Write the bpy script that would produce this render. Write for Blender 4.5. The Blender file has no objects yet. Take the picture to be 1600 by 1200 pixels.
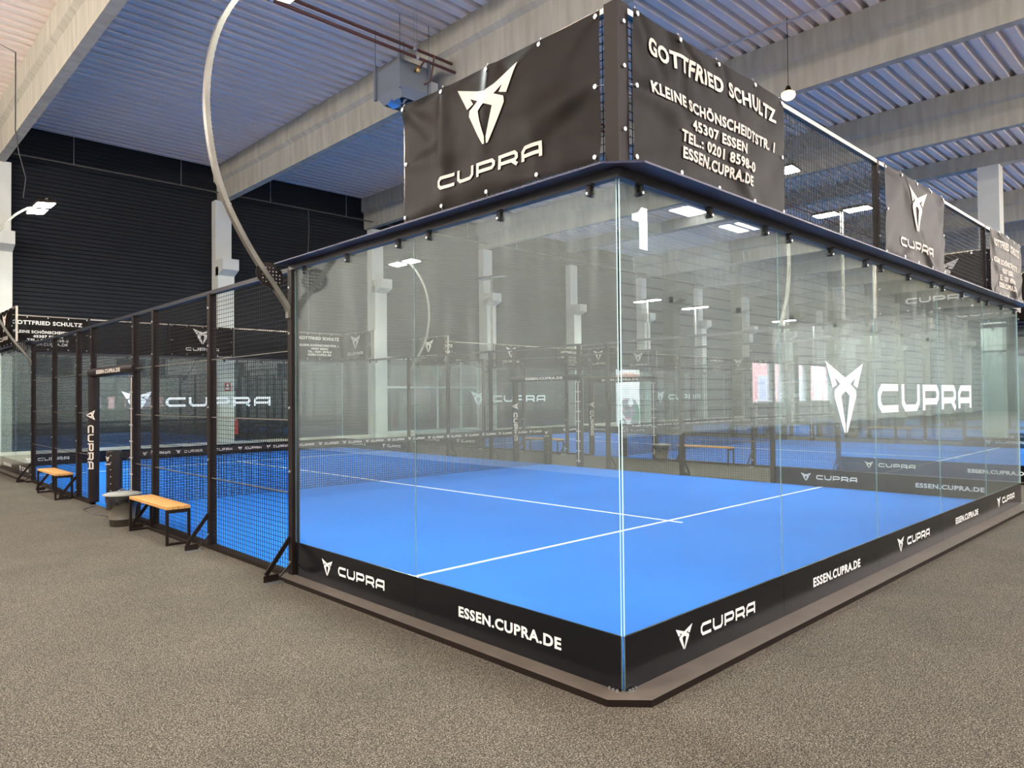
import bpy, bmesh, math, random
from mathutils import Vector, Matrix
random.seed(7)
S = bpy.context.scene
C = S.collection
PI = math.pi

# ------------------------------------------------------------------ camera
CAMP = (-3.3394, -2.5656, 1.7014)
YAW, PITCH, ROLL, FPX = 0.7662, 0.0189, -0.0093, 1121.0156
cd = bpy.data.cameras.new('camera'); cam = bpy.data.objects.new('camera', cd); C.objects.link(cam)
cy, sy, cp, sp, cr, sr = math.cos(YAW), math.sin(YAW), math.cos(PITCH), math.sin(PITCH), math.cos(ROLL), math.sin(ROLL)
fw = Vector((sy*cp, cy*cp, sp)); rt = Vector((cy, -sy, 0)); up = rt.cross(fw)
r2 = rt*cr + up*sr; u2 = -rt*sr + up*cr
m = Matrix.Identity(4)
for i in range(3):
    m[i][0] = r2[i]; m[i][1] = u2[i]; m[i][2] = -fw[i]; m[i][3] = CAMP[i]
cam.matrix_world = m
cd.sensor_width = 36; cd.lens = FPX/1600*36; cd.clip_start = 0.05; cd.clip_end = 400
S.camera = cam

# ------------------------------------------------------------------ world, exposure
w = bpy.data.worlds.new('world'); S.world = w; w.use_nodes = True
bg = w.node_tree.nodes['Background']; bg.inputs[0].default_value = (0.75, 0.86, 1.0, 1); bg.inputs[1].default_value = 20.0
S.view_settings.view_transform = 'Standard'; S.view_settings.look = 'None'
S.view_settings.gamma = 1; S.view_settings.use_curve_mapping = False
S.view_settings.exposure = 0.10
cyc = S.cycles
cyc.transparent_max_bounces = 40; cyc.max_bounces = 9; cyc.diffuse_bounces = 5; cyc.glossy_bounces = 4
cyc.caustics_reflective = False; cyc.caustics_refractive = False
cyc.sample_clamp_indirect = 6.0
cyc.use_denoising = True
cyc.use_adaptive_sampling = False
LAMP = 390.0      # radiance of the floodlight lenses
SKYFILL = 38.0       # radiance of the skylight panes and the panes added for light
FILL = 540.0      # radiance of the unseen hanging lamps added to lift the ceiling

# ------------------------------------------------------------------ materials
def nt(mat): return mat.node_tree.nodes, mat.node_tree.links
def mat(name, col, rough=0.6, metal=0.0, spec=0.5):
    m = bpy.data.materials.new(name); m.use_nodes = True
    b = m.node_tree.nodes['Principled BSDF']
    b.inputs['Base Color'].default_value = (*col, 1); b.inputs['Roughness'].default_value = rough
    b.inputs['Metallic'].default_value = metal; b.inputs['Specular IOR Level'].default_value = spec
    return m
def coords(m, scale=(1,1,1)):
    n, l = nt(m)
    tc = n.new('ShaderNodeTexCoord'); mp = n.new('ShaderNodeMapping'); mp.inputs['Scale'].default_value = scale
    l.new(tc.outputs['Object'], mp.inputs['Vector']); return mp.outputs[0]
def noise(m, vec, scale, detail=3, rough=.5):
    n, l = nt(m); t = n.new('ShaderNodeTexNoise'); t.inputs['Scale'].default_value = scale
    t.inputs['Detail'].default_value = detail; t.inputs['Roughness'].default_value = rough
    l.new(vec, t.inputs['Vector']); return t.outputs['Fac']
def ramp(m, fac, stops):
    n, l = nt(m); r = n.new('ShaderNodeValToRGB'); e = r.color_ramp.elements
    while len(e) < len(stops): e.new(0.5)
    for i, (p, c) in enumerate(stops): e[i].position = p; e[i].color = (*c, 1)
    l.new(fac, r.inputs[0]); return r.outputs[0]
def bump(m, fac, strength, dist):
    n, l = nt(m); b = n.new('ShaderNodeBump'); b.inputs['Strength'].default_value = strength; b.inputs['Distance'].default_value = dist
    l.new(fac, b.inputs['Height']); l.new(b.outputs[0], n['Principled BSDF'].inputs['Normal'])
def setcol(m, out):
    n, l = nt(m); l.new(out, n['Principled BSDF'].inputs['Base Color'])
def mottled(name, c1, c2, scale, rough=.7, bscale=None, bst=.3, bd=.01, metal=0, stretch=(1,1,1), detail=4):
    m = mat(name, c1, rough, metal); v = coords(m, stretch)
    f = noise(m, v, scale, detail); setcol(m, ramp(m, f, [(.3, c1), (.7, c2)]))
    if bscale: bump(m, noise(m, v, bscale, 3), bst, bd)
    return m
def emit(name, col, st):
    m = bpy.data.materials.new(name); m.use_nodes = True; n, l = nt(m); n.clear()
    e = n.new('ShaderNodeEmission'); e.inputs[0].default_value = (*col, 1); e.inputs[1].default_value = st
    o = n.new('ShaderNodeOutputMaterial'); l.new(e.outputs[0], o.inputs[0]); return m

# carpet: grey-beige speckled loop pile
M_carpet = mat('speckled carpet', (.2,.17,.13), .95, spec=.2)
v = coords(M_carpet)
n, l = nt(M_carpet)
f1 = noise(M_carpet, v, 130, 2, .6); f2 = noise(M_carpet, v, 1.3, 3)
c1 = ramp(M_carpet, f1, [(.34, (.013,.011,.008)), (.5, (.060,.052,.040)), (.68, (.225,.20,.16))])
c2 = ramp(M_carpet, f2, [(.3, (.88,.87,.84)), (.7, (1.08,1.05,1.0))])
mx = n.new('ShaderNodeMix'); mx.data_type = 'RGBA'; mx.blend_type = 'MULTIPLY'; mx.inputs[0].default_value = 1
l.new(c1, mx.inputs[6]); l.new(c2, mx.inputs[7]); setcol(M_carpet, mx.outputs[2]); bump(M_carpet, f1, .6, .006)

M_turf = mat('blue turf', (.02,.22,.85), .85, spec=.25)
v = coords(M_turf); f = noise(M_turf, v, .7, 4); g = noise(M_turf, v, 260, 2)
setcol(M_turf, ramp(M_turf, f, [(.3, (.006,.140,.53)), (.7, (.010,.165,.585))])); bump(M_turf, g, .3, .003)
M_line = mottled('white line paint', (.8,.82,.82), (.7,.74,.78), 60, .8)
M_black = mat('black powder coated steel', (.014,.009,.007), .5, 0, .14)
M_dark = mat('satin black steel', (.02,.019,.024), .3, 0, .4)
M_flange = mat('navy tinted flange', (.028,.028,.06), .42, 0, .35)  # blue light thrown back by the turf is tinted into this base
M_kerb = mottled('brown anodised steel', (.085,.068,.052), (.12,.098,.076), 6, .45, stretch=(1,1,1), metal=.1)
M_wire = mat('black fence wire', (.012,.010,.009), .5, 0, .15)
M_rail = mat('galvanised rail', (.34,.29,.24), .35, .7)
M_mast = mottled('weathered grey mast steel', (.11,.10,.082), (.16,.148,.125), 5, .42, metal=.5)
M_bolt = mat('bolt steel', (.6,.6,.6), .3, .9)
M_rubber = mat('black rubber', (.012,.012,.013), .6)
M_alu = mat('pale aluminium', (.55,.56,.56), .35, .6)

M_pvc = mottled('black banner cloth', (.006,.004,.003), (.009,.006,.0045), 3, .42)
M_pvc.node_tree.nodes['Principled BSDF'].inputs['Specular IOR Level'].default_value = .07
v = coords(M_pvc, (1, 1, 1)); bump(M_pvc, noise(M_pvc, v, 2.2, 2, .4), .35, .05)
M_print = mat('white print', (.60,.54,.47), .55)
M_foil = mat('black gloss foil', (.006,.006,.007), .18, 0, .25)
M_foiltxt = mat('white foil print', (.85,.84,.80), .4)
M_decal = mat('frosted white decal', (.82,.90,.88), .5)
M_pad = mottled('black padding vinyl', (.010,.0065,.006), (.014,.009,.008), 8, .45, 40, .2, .004)
M_pad.node_tree.nodes['Principled BSDF'].inputs['Specular IOR Level'].default_value = .2
M_lace = mat('pale lacing', (.5,.46,.42), .6)
M_concrete = mottled('cast concrete', (.40,.39,.34), (.50,.49,.44), 2.2, .85, 14, .15, .01, stretch=(3,3,.35))
M_beam = mottled('beam concrete', (.33,.31,.255), (.43,.41,.345), 2.0, .85, 12, .15, .01, stretch=(1,3,.4))
M_column = mottled('painted column', (.62,.63,.56), (.70,.71,.64), 1.5, .7, 10, .08, .01)
M_plinth = mottled('plinth concrete', (.50,.47,.38), (.64,.60,.50), 1.2, .85)
M_deck = mottled('galvanised deck', (.83,.725,.65), (.89,.78,.70), 1.0, .6, metal=.05, stretch=(.3,3,1))
def clad(name, c1, c2, pitch, depth, rough=.45):
    m = mat(name, c1, rough); n, l = nt(m)
    v = coords(m); sx = n.new('ShaderNodeSeparateXYZ'); l.new(v, sx.inputs[0])
    md = n.new('ShaderNodeMath'); md.operation = 'PINGPONG'; md.inputs[1].default_value = pitch/2; l.new(sx.outputs[2], md.inputs[0])
    dv = n.new('ShaderNodeMath'); dv.operation = 'DIVIDE'; dv.inputs[1].default_value = pitch/2; l.new(md.outputs[0], dv.inputs[0])
    rr = ramp(m, dv.outputs[0], [(.0, (0,0,0)), (.22, (1,1,1))])
    cr_ = ramp(m, dv.outputs[0], [(.05, c2), (.2, c1)])
    setcol(m, cr_); bump(m, rr, .8, depth); return m
M_darkwall = clad('dark ribbed cladding', (.010,.0115,.015), (.004,.005,.007), .125, .02, .55)
M_darkwall.node_tree.nodes['Principled BSDF'].inputs['Specular IOR Level'].default_value = .2
M_lightwall = clad('light panel cladding', (.82,.85,.82), (.40,.42,.41), .5, .02, .5)
M_sidewall = mottled('grey rendered wall', (.66,.65,.62), (.74,.73,.70), .8, .8)
M_wood = mottled('oiled pine slats', (.46,.22,.055), (.60,.32,.10), 9, .45, stretch=(10,1,10))
M_bin = mottled('taupe bin plastic', (.055,.045,.031), (.075,.061,.043), 5, .5)
M_lid = mat('grey bin lid', (.20,.19,.16), .5)
M_bag = mottled('black bin bag', (.012,.012,.012), (.03,.03,.03), 20, .25, 25, .6, .02)
M_pipe = mat('red brown pipe', (.10,.035,.025), .45, .1)
M_heater = mat('heater grey sheet', (.20,.22,.25), .4, .3)
M_blade = mat('heater louver metal', (.55,.60,.68), .18, .9)
M_valve = mat('brass valve', (.55,.38,.15), .35, .8)
M_cable = mat('black cable', (.02,.02,.02), .5)
M_winframe = mat('pale window frame', (.62,.66,.62), .5)
M_darkglass = mat('dark window glass', (.02,.025,.028), .06, 0, .8)
M_red = mat('red sign', (.55,.03,.02), .5)
M_lens = emit('floodlight lens', (.90, 1.0, .96), LAMP)
M_fill = emit('fill lamp lens', (1.0, .90, .80), FILL)
M_amber = emit('amber lens', (1.0, .55, .20), 9.0)
M_skyfill = emit('skylight and fill pane', (.97, .93, 1.0), SKYFILL)
M_bright = mat('poster white', (.85,.83,.88), .5)
M_salmon = mat('poster salmon', (.80,.35,.25), .5)
M_pink = mat('poster pink', (.80,.35,.45), .5)
M_green = mat('poster green', (.05,.22,.14), .5)
M_grey = mat('poster grey', (.22,.20,.26), .5)
M_facade = mottled('pink rendered facade', (.86,.50,.46), (.90,.56,.52), 1, .8)
M_white = mat('white trim', (.85,.85,.88), .6)
M_lilac = mat('pale reflecting panes', (.66,.64,.78), .3)
M_street = mat('street paving', (.3,.3,.3), .9)

def glass_mat():
    m = bpy.data.materials.new('court glass'); m.use_nodes = True; n, l = nt(m); n.clear()
    def math_(op, a, b=None):
        k = n.new('ShaderNodeMath'); k.operation = op
        for i, x in enumerate((a, b)):
            if x is None: continue
            if isinstance(x, (int, float)): k.inputs[i].default_value = x
            else: l.new(x, k.inputs[i])
        return k.outputs[0]
    g = n.new('ShaderNodeNewGeometry'); d = n.new('ShaderNodeVectorMath'); d.operation = 'DOT_PRODUCT'
    l.new(g.outputs['Normal'], d.inputs[0]); l.new(g.outputs['Incoming'], d.inputs[1])
    c = math_('ABSOLUTE', d.outputs['Value'])
    F = math_('ADD', math_('MULTIPLY', math_('POWER', math_('SUBTRACT', 1.0, c), 5.0), .92), .08)
    tr = n.new('ShaderNodeBsdfTransparent'); tr.inputs[0].default_value = (.955, .985, .975, 1)
    gl = n.new('ShaderNodeBsdfGlossy'); gl.inputs[0].default_value = (.93, 1, .98, 1); gl.inputs['Roughness'].default_value = 0.0
    m1 = n.new('ShaderNodeMixShader'); l.new(F, m1.inputs[0]); l.new(tr.outputs[0], m1.inputs[1]); l.new(gl.outputs[0], m1.inputs[2])
    tc = n.new('ShaderNodeTexCoord'); mp = n.new('ShaderNodeMapping'); mp.inputs['Scale'].default_value = (7, 7, .9)
    mp.inputs['Rotation'].default_value = (.12, .12, 0)
    l.new(tc.outputs['Object'], mp.inputs[0])
    t = n.new('ShaderNodeTexNoise'); t.inputs['Scale'].default_value = 1.6; t.inputs['Detail'].default_value = 3; t.inputs['Roughness'].default_value = .55
    l.new(mp.outputs[0], t.inputs['Vector'])
    t2 = n.new('ShaderNodeTexNoise'); t2.inputs['Scale'].default_value = .8; t2.inputs['Detail'].default_value = 2; l.new(tc.outputs['Object'], t2.inputs['Vector'])
    sx = n.new('ShaderNodeSeparateXYZ'); l.new(tc.outputs['Object'], sx.inputs[0])
    mr = n.new('ShaderNodeMapRange'); mr.inputs[1].default_value = .6; mr.inputs[2].default_value = 2.6; l.new(sx.outputs[2], mr.inputs[0])
    sm = n.new('ShaderNodeMapRange'); sm.inputs[1].default_value = .48; sm.inputs[2].default_value = .75; l.new(t.outputs['Fac'], sm.inputs[0])
    s2 = n.new('ShaderNodeMapRange'); s2.inputs[1].default_value = .4; s2.inputs[2].default_value = .65; l.new(t2.outputs['Fac'], s2.inputs[0])
    fac = math_('ADD', math_('MULTIPLY', math_('MULTIPLY', sm.outputs[0], mr.outputs[0]), math_('ADD', math_('MULTIPLY', s2.outputs[0], .09), .015)), math_('ADD', math_('MULTIPLY', mr.outputs[0], .030), .010))
    df = n.new('ShaderNodeBsdfDiffuse'); df.inputs[0].default_value = (.75, .84, .80, 1)
    m2 = n.new('ShaderNodeMixShader'); l.new(fac, m2.inputs[0]); l.new(m1.outputs[0], m2.inputs[1]); l.new(df.outputs[0], m2.inputs[2])
    o = n.new('ShaderNodeOutputMaterial'); l.new(m2.outputs[0], o.inputs[0]); return m
M_glass = glass_mat()
M_gcorner = mat('polished glass corner edge', (.62,.86,.84), .12, 0, 1.0)
M_gedge = mat('glass edge', (.30,.50,.50), .15, 0, .8); M_gedge.node_tree.nodes['Principled BSDF'].inputs['Alpha'].default_value = .45

# ------------------------------------------------------------------ mesh builder
class MB:
    def __init__(s): s.v = []; s.f = []; s.m = []; s.sm = []
    def add(s, vs, fs, mi=0, smooth=False):
        k = len(s.v); s.v += [tuple(x) for x in vs]
        for f in fs: s.f.append(tuple(k+i for i in f)); s.m.append(mi); s.sm.append(smooth)
        return s
    def box(s, x0, x1, y0, y1, z0, z1, mi=0):
        vs = [(x, y, z) for z in (z0, z1) for y in (y0, y1) for x in (x0, x1)]
        return s.add(vs, [(0,2,3,1), (4,5,7,6), (0,1,5,4), (2,6,7,3), (0,4,6,2), (1,3,7,5)], mi)
    def bar(s, a, b, w, h, mi=0, side=None):
        a, b = Vector(a), Vector(b); d = (b-a).normalized()
        sd = Vector(side) if side else (Vector((0,0,1)) if abs(d.z) < .9 else Vector((1,0,0)))
        x = d.cross(sd).normalized(); y = x.cross(d).normalized()
        vs = [p + x*(i*w/2) + y*(j*h/2) for p in (a, b) for j in (-1, 1) for i in (-1, 1)]
        return s.add(vs, [(0,1,3,2), (4,6,7,5), (0,4,5,1), (2,3,7,6), (0,2,6,4), (1,5,7,3)], mi)
    def tube(s, pts, r, n=8, mi=0, rect=None, side=None):
        pts = [Vector(p) for p in pts]; rings = []
        for i, p in enumerate(pts):
            d = (pts[min(i+1, len(pts)-1)] - pts[max(i-1, 0)]).normalized()
            sd = Vector(side) if side else (Vector((0,0,1)) if abs(d.z) < .9 else Vector((0,1,0)))
            x = d.cross(sd).normalized(); y = x.cross(d).normalized()
            if rect: rings.append([p + x*(a*rect[0]/2) + y*(b*rect[1]/2) for a, b in ((-1,-1), (1,-1), (1,1), (-1,1))])
            else: rings.append([p + x*(math.cos(2*PI*k/n)*r) + y*(math.sin(2*PI*k/n)*r) for k in range(n)])
        q = len(rings[0]); vs = [v for R_ in rings for v in R_]; fs = []
        for i in range(len(rings)-1):
            for k in range(q): fs.append((i*q+k, i*q+(k+1) % q, (i+1)*q+(k+1) % q, (i+1)*q+k))
        s.add(vs, fs, mi, not rect)
        s.add(rings[0], [tuple(range(q))[::-1]], mi); s.add(rings[-1], [tuple(range(q))], mi); return s
    def lathe(s, c, prof, n=28, mi=0, cap=True):
        vs = []; fs = []; q = len(prof)
        for k in range(n):
            a = 2*PI*k/n
            for r, z in prof: vs.append((c[0]+r*math.cos(a), c[1]+r*math.sin(a), c[2]+z))
        for k in range(n):
            for i in range(q-1):
                fs.append((k*q+i, ((k+1) % n)*q+i, ((k+1) % n)*q+i+1, k*q+i+1))
        s.add(vs, fs, mi, True)
        if cap:
            if prof[0][0] > 0: s.add([vs[k*q] for k in range(n)], [tuple(range(n))[::-1]], mi)
            if prof[-1][0] > 0: s.add([vs[k*q+q-1] for k in range(n)], [tuple(range(n))], mi)
        return s
    def prism(s, poly, z0, z1, mi=0, mtop=None):
        n = len(poly); vs = [(x, y, z0) for x, y in poly] + [(x, y, z1) for x, y in poly]
        s.add(vs, [tuple(range(n))[::-1]], mi)
        s.add([(x, y, z1) for x, y in poly], [tuple(range(n))], mi if mtop is None else mtop)
        s.add(vs, [(i, (i+1) % n, n+(i+1) % n, n+i) for i in range(n)], mi); return s
    def build(s, name, mats, parent=None, origin=None, bevel=0):
        o0 = Vector(origin) if origin is not None else Vector((0,0,0))
        if parent is not None and origin is None: o0 = Vector(parent.get('_o', (0,0,0)))
        me = bpy.data.meshes.new(name)
        me.from_pydata([Vector(v)-o0 for v in s.v], [], s.f)
        mats = mats if isinstance(mats, (list, tuple)) else [mats]
        for x in mats: me.materials.append(x)
        me.polygons.foreach_set('material_index', s.m); me.polygons.foreach_set('use_smooth', s.sm)
        me.update()
        o = bpy.data.objects.new(name, me); C.objects.link(o)
        if parent is not None: o.parent = parent; o['_o'] = tuple(o0)
        else: o.location = o0; o['_o'] = tuple(o0)
        return o
def thing(name, label, cat, o, group=None):
    e = bpy.data.objects.new(name, None); e.empty_display_size = .2; C.objects.link(e); e.location = o
    e['_o'] = tuple(o); e['label'] = label; e['category'] = cat
    if group: e['group'] = group
    return e
def tag(o, label, cat, group=None, kind=None):
    o['label'] = label; o['category'] = cat
    if group: o['group'] = group
    if kind: o['kind'] = kind
    return o
def struct(o): o['kind'] = 'structure'; return o
def copy_tree(o, parent=None):
    c = o.copy(); C.objects.link(c)
    if parent is not None: c.parent = parent; c.matrix_parent_inverse = o.matrix_parent_inverse.copy()
    for ch in list(o.children): copy_tree(ch, c)
    return c

# ------------------------------------------------------------------ lettering
def stroke(pts, t, closed=False):
    P_ = [Vector(p) for p in pts]; n = len(P_); L, R_ = [], []
    for i in range(n):
        a = P_[i-1] if (i > 0 or closed) else None; b = P_[(i+1) % n] if (i < n-1 or closed) else None
        d1 = (P_[i]-a).normalized() if a is not None else None; d2 = (b-P_[i]).normalized() if b is not None else None
        if d1 is None: d1 = d2
        if d2 is None: d2 = d1
        nn = Vector((-(d1.y+d2.y), d1.x+d2.x)).normalized(); k = 1/max(.4, nn.dot(Vector((-d1.y, d1.x))))
        L.append(P_[i]+nn*t/2*k); R_.append(P_[i]-nn*t/2*k)
    vs = [tuple(x) for x in L]+[tuple(x) for x in R_]
    fs = [(i, n+i, n+i+1, i+1) for i in range(n-1)]
    if closed: fs.append((n-1, 2*n-1, n, 0))
    return vs, fs
def join2(parts):
    V, F = [], []
    for v, f in parts:
        k = len(V); V += list(v); F += [tuple(k+i for i in q) for q in f]
    return V, F
def wordmark(width, height):
    t = .25; W = 1.78; gap = .32; h = t/2; parts = []; x = 0
    S_ = {'C': [[(W-h+.12, 1-h), (.36, 1-h), (h, 1-.34), (h, .34), (.36, h), (W-h+.12, h)]],
          'U': [[(h, 1), (h, .34), (.36, h), (W-.36, h), (W-h, .34), (W-h, 1)]],
          'P': [[(h, 0), (h, 1-h), (W-.3, 1-h), (W-h, 1-.3), (W-h, .5), (W-.3, .34), (h, .34)]],
          'R': [[(h, 0), (h, 1-h), (W-.3, 1-h), (W-h, 1-.3), (W-h, .5), (W-.3, .36), (h, .36)], [(W-.55, .36), (W-.06, 0)]],
          'A': [[(h, 0), (h, 1-.36), (.38, 1-h), (W-h, 1-h), (W-h, 0)], [(h, .34), (W-h, .34)]]}
    for ch in 'CUPRA':
        for s_ in S_[ch]:
            v, f = stroke(s_, t); parts.append(([(a+x, b) for a, b in v], f))
        x += W+gap
    V, F = join2(parts); tot = x-gap
    return [((a/tot-.5)*width, (b-.5)*height) for a, b in V], F
def emblem(width, height):
    hf = [(0,.22), (1,0), (.66,.365), (.44,.32), (.55,.22), (.27,.31), (.57,.40), (.585,.485), (.08,1.0), (.025,1.0), (.025,.90), (.23,.475), (0,.41)]
    parts = []
    for s_ in (1, -1):
        pts = [(s_*a*width/2, (.5-b)*height) for a, b in hf]
        tri = tess(pts); parts.append((pts, tri))
    return join2(parts)
def tess(pts):
    from mathutils.geometry import tessellate_polygon
    return [tuple(t) for t in tessellate_polygon([[Vector((a, b, 0)) for a, b in pts]])]
def text2(s_, width, height):
    cu = bpy.data.curves.new('t', 'FONT'); cu.body = s_; cu.size = 1; cu.offset = .036; cu.resolution_u = 3; cu.space_character = 1.10
    o = bpy.data.objects.new('t', cu); C.objects.link(o)
    dg = bpy.context.evaluated_depsgraph_get(); ev = o.evaluated_get(dg); me = ev.to_mesh()
    V = [(v.co.x, v.co.y) for v in me.vertices]; F = [tuple(p.vertices) for p in me.polygons]
    ev.to_mesh_clear(); bpy.data.objects.remove(o); bpy.data.curves.remove(cu)
    x0, x1 = min(a for a, b in V), max(a for a, b in V); ch = .74
    return [(((a-x0)/(x1-x0)-.5)*width, (b/ch-.5)*height) for a, b in V], F
def one_digit(width, height):
    p = [(.45,0), (1,0), (1,1), (.62,1), (.40,.86), (0,.78), (0,.63), (.45,.63)]
    pts = [((a-.5)*width, (b-.5)*height) for a, b in p]; return pts, tess(pts)
def place(V, F, cx, cz): return [(a+cx, b+cz) for a, b in V], F
def finecut(V, F, step):
    bm = bmesh.new(); vs = [bm.verts.new((a, b, 0)) for a, b in V]
    for f in F:
        try: bm.faces.new([vs[i] for i in f])
        except ValueError: pass
    xs = [a for a, b in V]; ys = [b for a, b in V]
    for ax, lo, hi in ((0, min(xs), max(xs)), (1, min(ys), max(ys))):
        k = math.ceil(lo/step)*step
        while k < hi:
            co = [0,0,0]; no = [0,0,0]; co[ax] = k; no[ax] = 1
            bmesh.ops.bisect_plane(bm, geom=bm.verts[:]+bm.edges[:]+bm.faces[:], dist=1e-6, plane_co=co, plane_no=no)
            k += step
    bm.verts.index_update(); V2 = [(v.co.x, v.co.y) for v in bm.verts]; F2 = [tuple(v.index for v in f.verts) for f in bm.faces]
    bm.free(); return V2, F2
def put(mb, VF, O, U, W, N, mi, off=0.0, wr=None):
    O, U, W, N = Vector(O), Vector(U), Vector(W), Vector(N)
    V, F = VF; flip = U.cross(W).dot(N) < 0
    vs = [O+U*a+W*b+N*(off+(wr(a, b) if wr else 0)) for a, b in V]
    V3 = []; F3 = []
    for f in F:                           # make every face look along N
        ar = sum(V[f[i]][0]*V[f[(i+1) % len(f)]][1]-V[f[(i+1) % len(f)]][0]*V[f[i]][1] for i in range(len(f)))
        F3.append(f if (ar > 0) != flip else tuple(reversed(f)))
    mb.add(vs, F3, mi)
def rectsheet(w_, h_, nx, nz):
    V = [(i*w_/nx, j*h_/nz) for j in range(nz+1) for i in range(nx+1)]
    F = [(j*(nx+1)+i, j*(nx+1)+i+1, (j+1)*(nx+1)+i+1, (j+1)*(nx+1)+i) for j in range(nz) for i in range(nx)]
    return V, F

# ------------------------------------------------------------------ the hall (x right along the court row, y along each court, z up; z=0 court level)
ZF, ZC = -.04, 9.58
HX0, HX1, HY0, HY1 = -9.0, 78.0, -16.0, 21.85
b = MB().box(HX0-.3, HX1+.3, HY0-.3, HY1+.3, ZF-.2, ZF); struct(b.build('floor', M_carpet))
# corrugated roof deck, ribs along x
mb = MB(); y = HY0-.2; prof = []
P = .333
while y < HY1+.3:
    prof += [(y, ZC+.14), (y+.085, ZC+.14), (y+.125, ZC), (y+.30, ZC)]; y += P
vs = [(x, a, z) for x in (HX0-.2, HX1+.2) for a, z in prof]; n_ = len(prof)
mb.add(vs, [(i, i+1, n_+i+1, n_+i) for i in range(n_-1)])
mb.box(HX0-.2, HX1+.2, HY0-.2, HY1+.3, ZC+.16, ZC+.3)
struct(mb.build('ceiling', M_deck))
BEAMX = [-5.8, .2, 6.42, 12.2, 18.2, 24.2]+[30.2+6*i for i in range(8)]
COLX = [-5.8, .18, 6.4, 12.51, 18.39, 24.3]+[30.3+6*i for i in range(8)]
for i, x in enumerate(BEAMX):
    zb = 9.12 if i == 5 else 8.40
    mb = MB(); hw = .11
    # section with a wide top flange and a sloped haunch
    sec = [(-hw, zb), (hw, zb), (hw+.02, 9.02), (.24, 9.10), (.24, ZC), (-.24, ZC), (-.24, 9.10), (-hw-.02, 9.02)]
    if i == 5: sec = [(-.2, zb), (.2, zb), (.2, ZC), (-.2, ZC)]
    vs = [(x+a, yy, z) for yy in (HY0+.02, HY1-.02) for a, z in sec]; q = len(sec)
    mb.add(vs, [(k, (k+1) % q, q+(k+1) % q, q+k) for k in range(q)]+[tuple(range(q))[::-1], tuple(range(q, 2*q))])
    struct(mb.build('trim_%d' % (i+1), M_beam))
for side in (0, 1):
    for i, x in enumerate(COLX):
        mb = MB(); s_ = 1 if side == 0 else -1
        yw = HY1 if side == 0 else HY0
        def bx(x0, x1, d0, d1, z0, z1): mb.box(x0, x1, min(yw-s_*d0, yw-s_*d1), max(yw-s_*d0, yw-s_*d1), z0, z1)
        bx(x-.27, x+.27, 0, .55, ZF, 6.15); bx(x-.27, x+.27, 0, .32, 6.15, 8.42)
        # corbel with a sloping underside
        a0, a1 = yw-s_*.55, yw-s_*.93
        vs = [(xx, yy, zz) for xx in (x-.27, x+.27) for yy, zz in ((a0, 5.86), (a1, 6.02), (a1, 6.38), (yw-s_*.32, 6.38), (yw-s_*.32, 5.86))]
        mb.add(vs, [(0,1,2,3,4), (9,8,7,6,5), (0,5,6,1), (1,6,7,2), (2,7,8,3), (3,8,9,4), (4,9,5,0)])
        struct(mb.build('trim_%d' % (20+side*20+i), M_column))
mb = MB().box(24.03, 24.57, 3.1, 3.7, ZF, 9.12); struct(mb.build('trim_60', M_column))
b = MB().box(HX0-.2, HX1+.2, HY1, HY1+.25, .30, ZC+.2); struct(b.build('wall_back', M_darkwall))
b = MB().box(HX0, HX1, HY1-.12, HY1+.2, ZF, .30); struct(b.build('baseboard_back', M_plinth))
# near wall behind the camera: light panels with a band of windows looking onto a pink building
WZ0, WZ1 = 1.3, 3.5
wins = [(32.2, 34.4, WZ0, WZ1), (34.8, 35.8, WZ0, WZ1), (36.5, 38.7, WZ0, WZ1), (39.4, 42.2, WZ0, WZ1), (10.6, 11.4, 1.1, 2.1), (11.8, 13.1, 1.1, 2.1), (13.9, 15.8, 1.1, 2.1)]
wins.sort()
mb = MB(); e0 = HX0-.2
for a, c, z0, z1 in wins:
    mb.box(e0, a, HY0-.25, HY0, ZF, ZC+.2).box(a, c, HY0-.25, HY0, ZF, z0).box(a, c, HY0-.25, HY0, z1, ZC+.2); e0 = c
mb.box(e0, HX1+.2, HY0-.25, HY0, ZF, ZC+.2)
struct(mb.build('wall_front', M_lightwall))
for i, (a, c, z0, z1) in enumerate(wins):
    mb = MB(); y0, y1 = HY0-.16, HY0-.08; t = .05
    mb.box(a, c, y0, y1, z0, z0+t).box(a, c, y0, y1, z1-t, z1).box(a, a+t, y0, y1, z0+t, z1-t).box(c-t, c, y0, y1, z0+t, z1-t)
    struct(mb.build('window_%d' % (i+1), M_winframe))
b = MB().box(HX0-.25, HX0, HY0-.2, HY1+.2, ZF, ZC+.2); struct(b.build('wall_left', M_sidewall))
b = MB().box(HX1, HX1+.25, HY0-.2, HY1+.2, ZF, ZC+.2); struct(b.build('wall_right', M_darkwall))
# skylights near the front wall, then unseen rows added for extra light
SKY_AND_FILL = [(22.4, 23.9, -14.5, -13.1), (26.6, 28.4, -14.6, -14.1), (26.6, 28.4, -13.8, -13.2)]
SKY_AND_FILL += [(x-4.2, x-1.8, -8.6, -6.6) for x in BEAMX[1:]]+[(-4.9, -3.1, -8.6, -6.6)]+[(-8.0, -6.6, y, y+2.0) for y in (-3, 3, 9, 15)]  # glowing panes added out of view to brighten the aisles and walls
for i, (x0, x1, y0, y1) in enumerate(SKY_AND_FILL):
    mb = MB().box(x0, x1, y0, y1, ZC-.06, ZC-.03, 0).box(x0-.06, x1+.06, y0-.06, y1+.06, ZC-.03, ZC+.02, 1)
    struct(mb.build('window_%d' % (60+i), [M_skyfill, M_winframe]))
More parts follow.
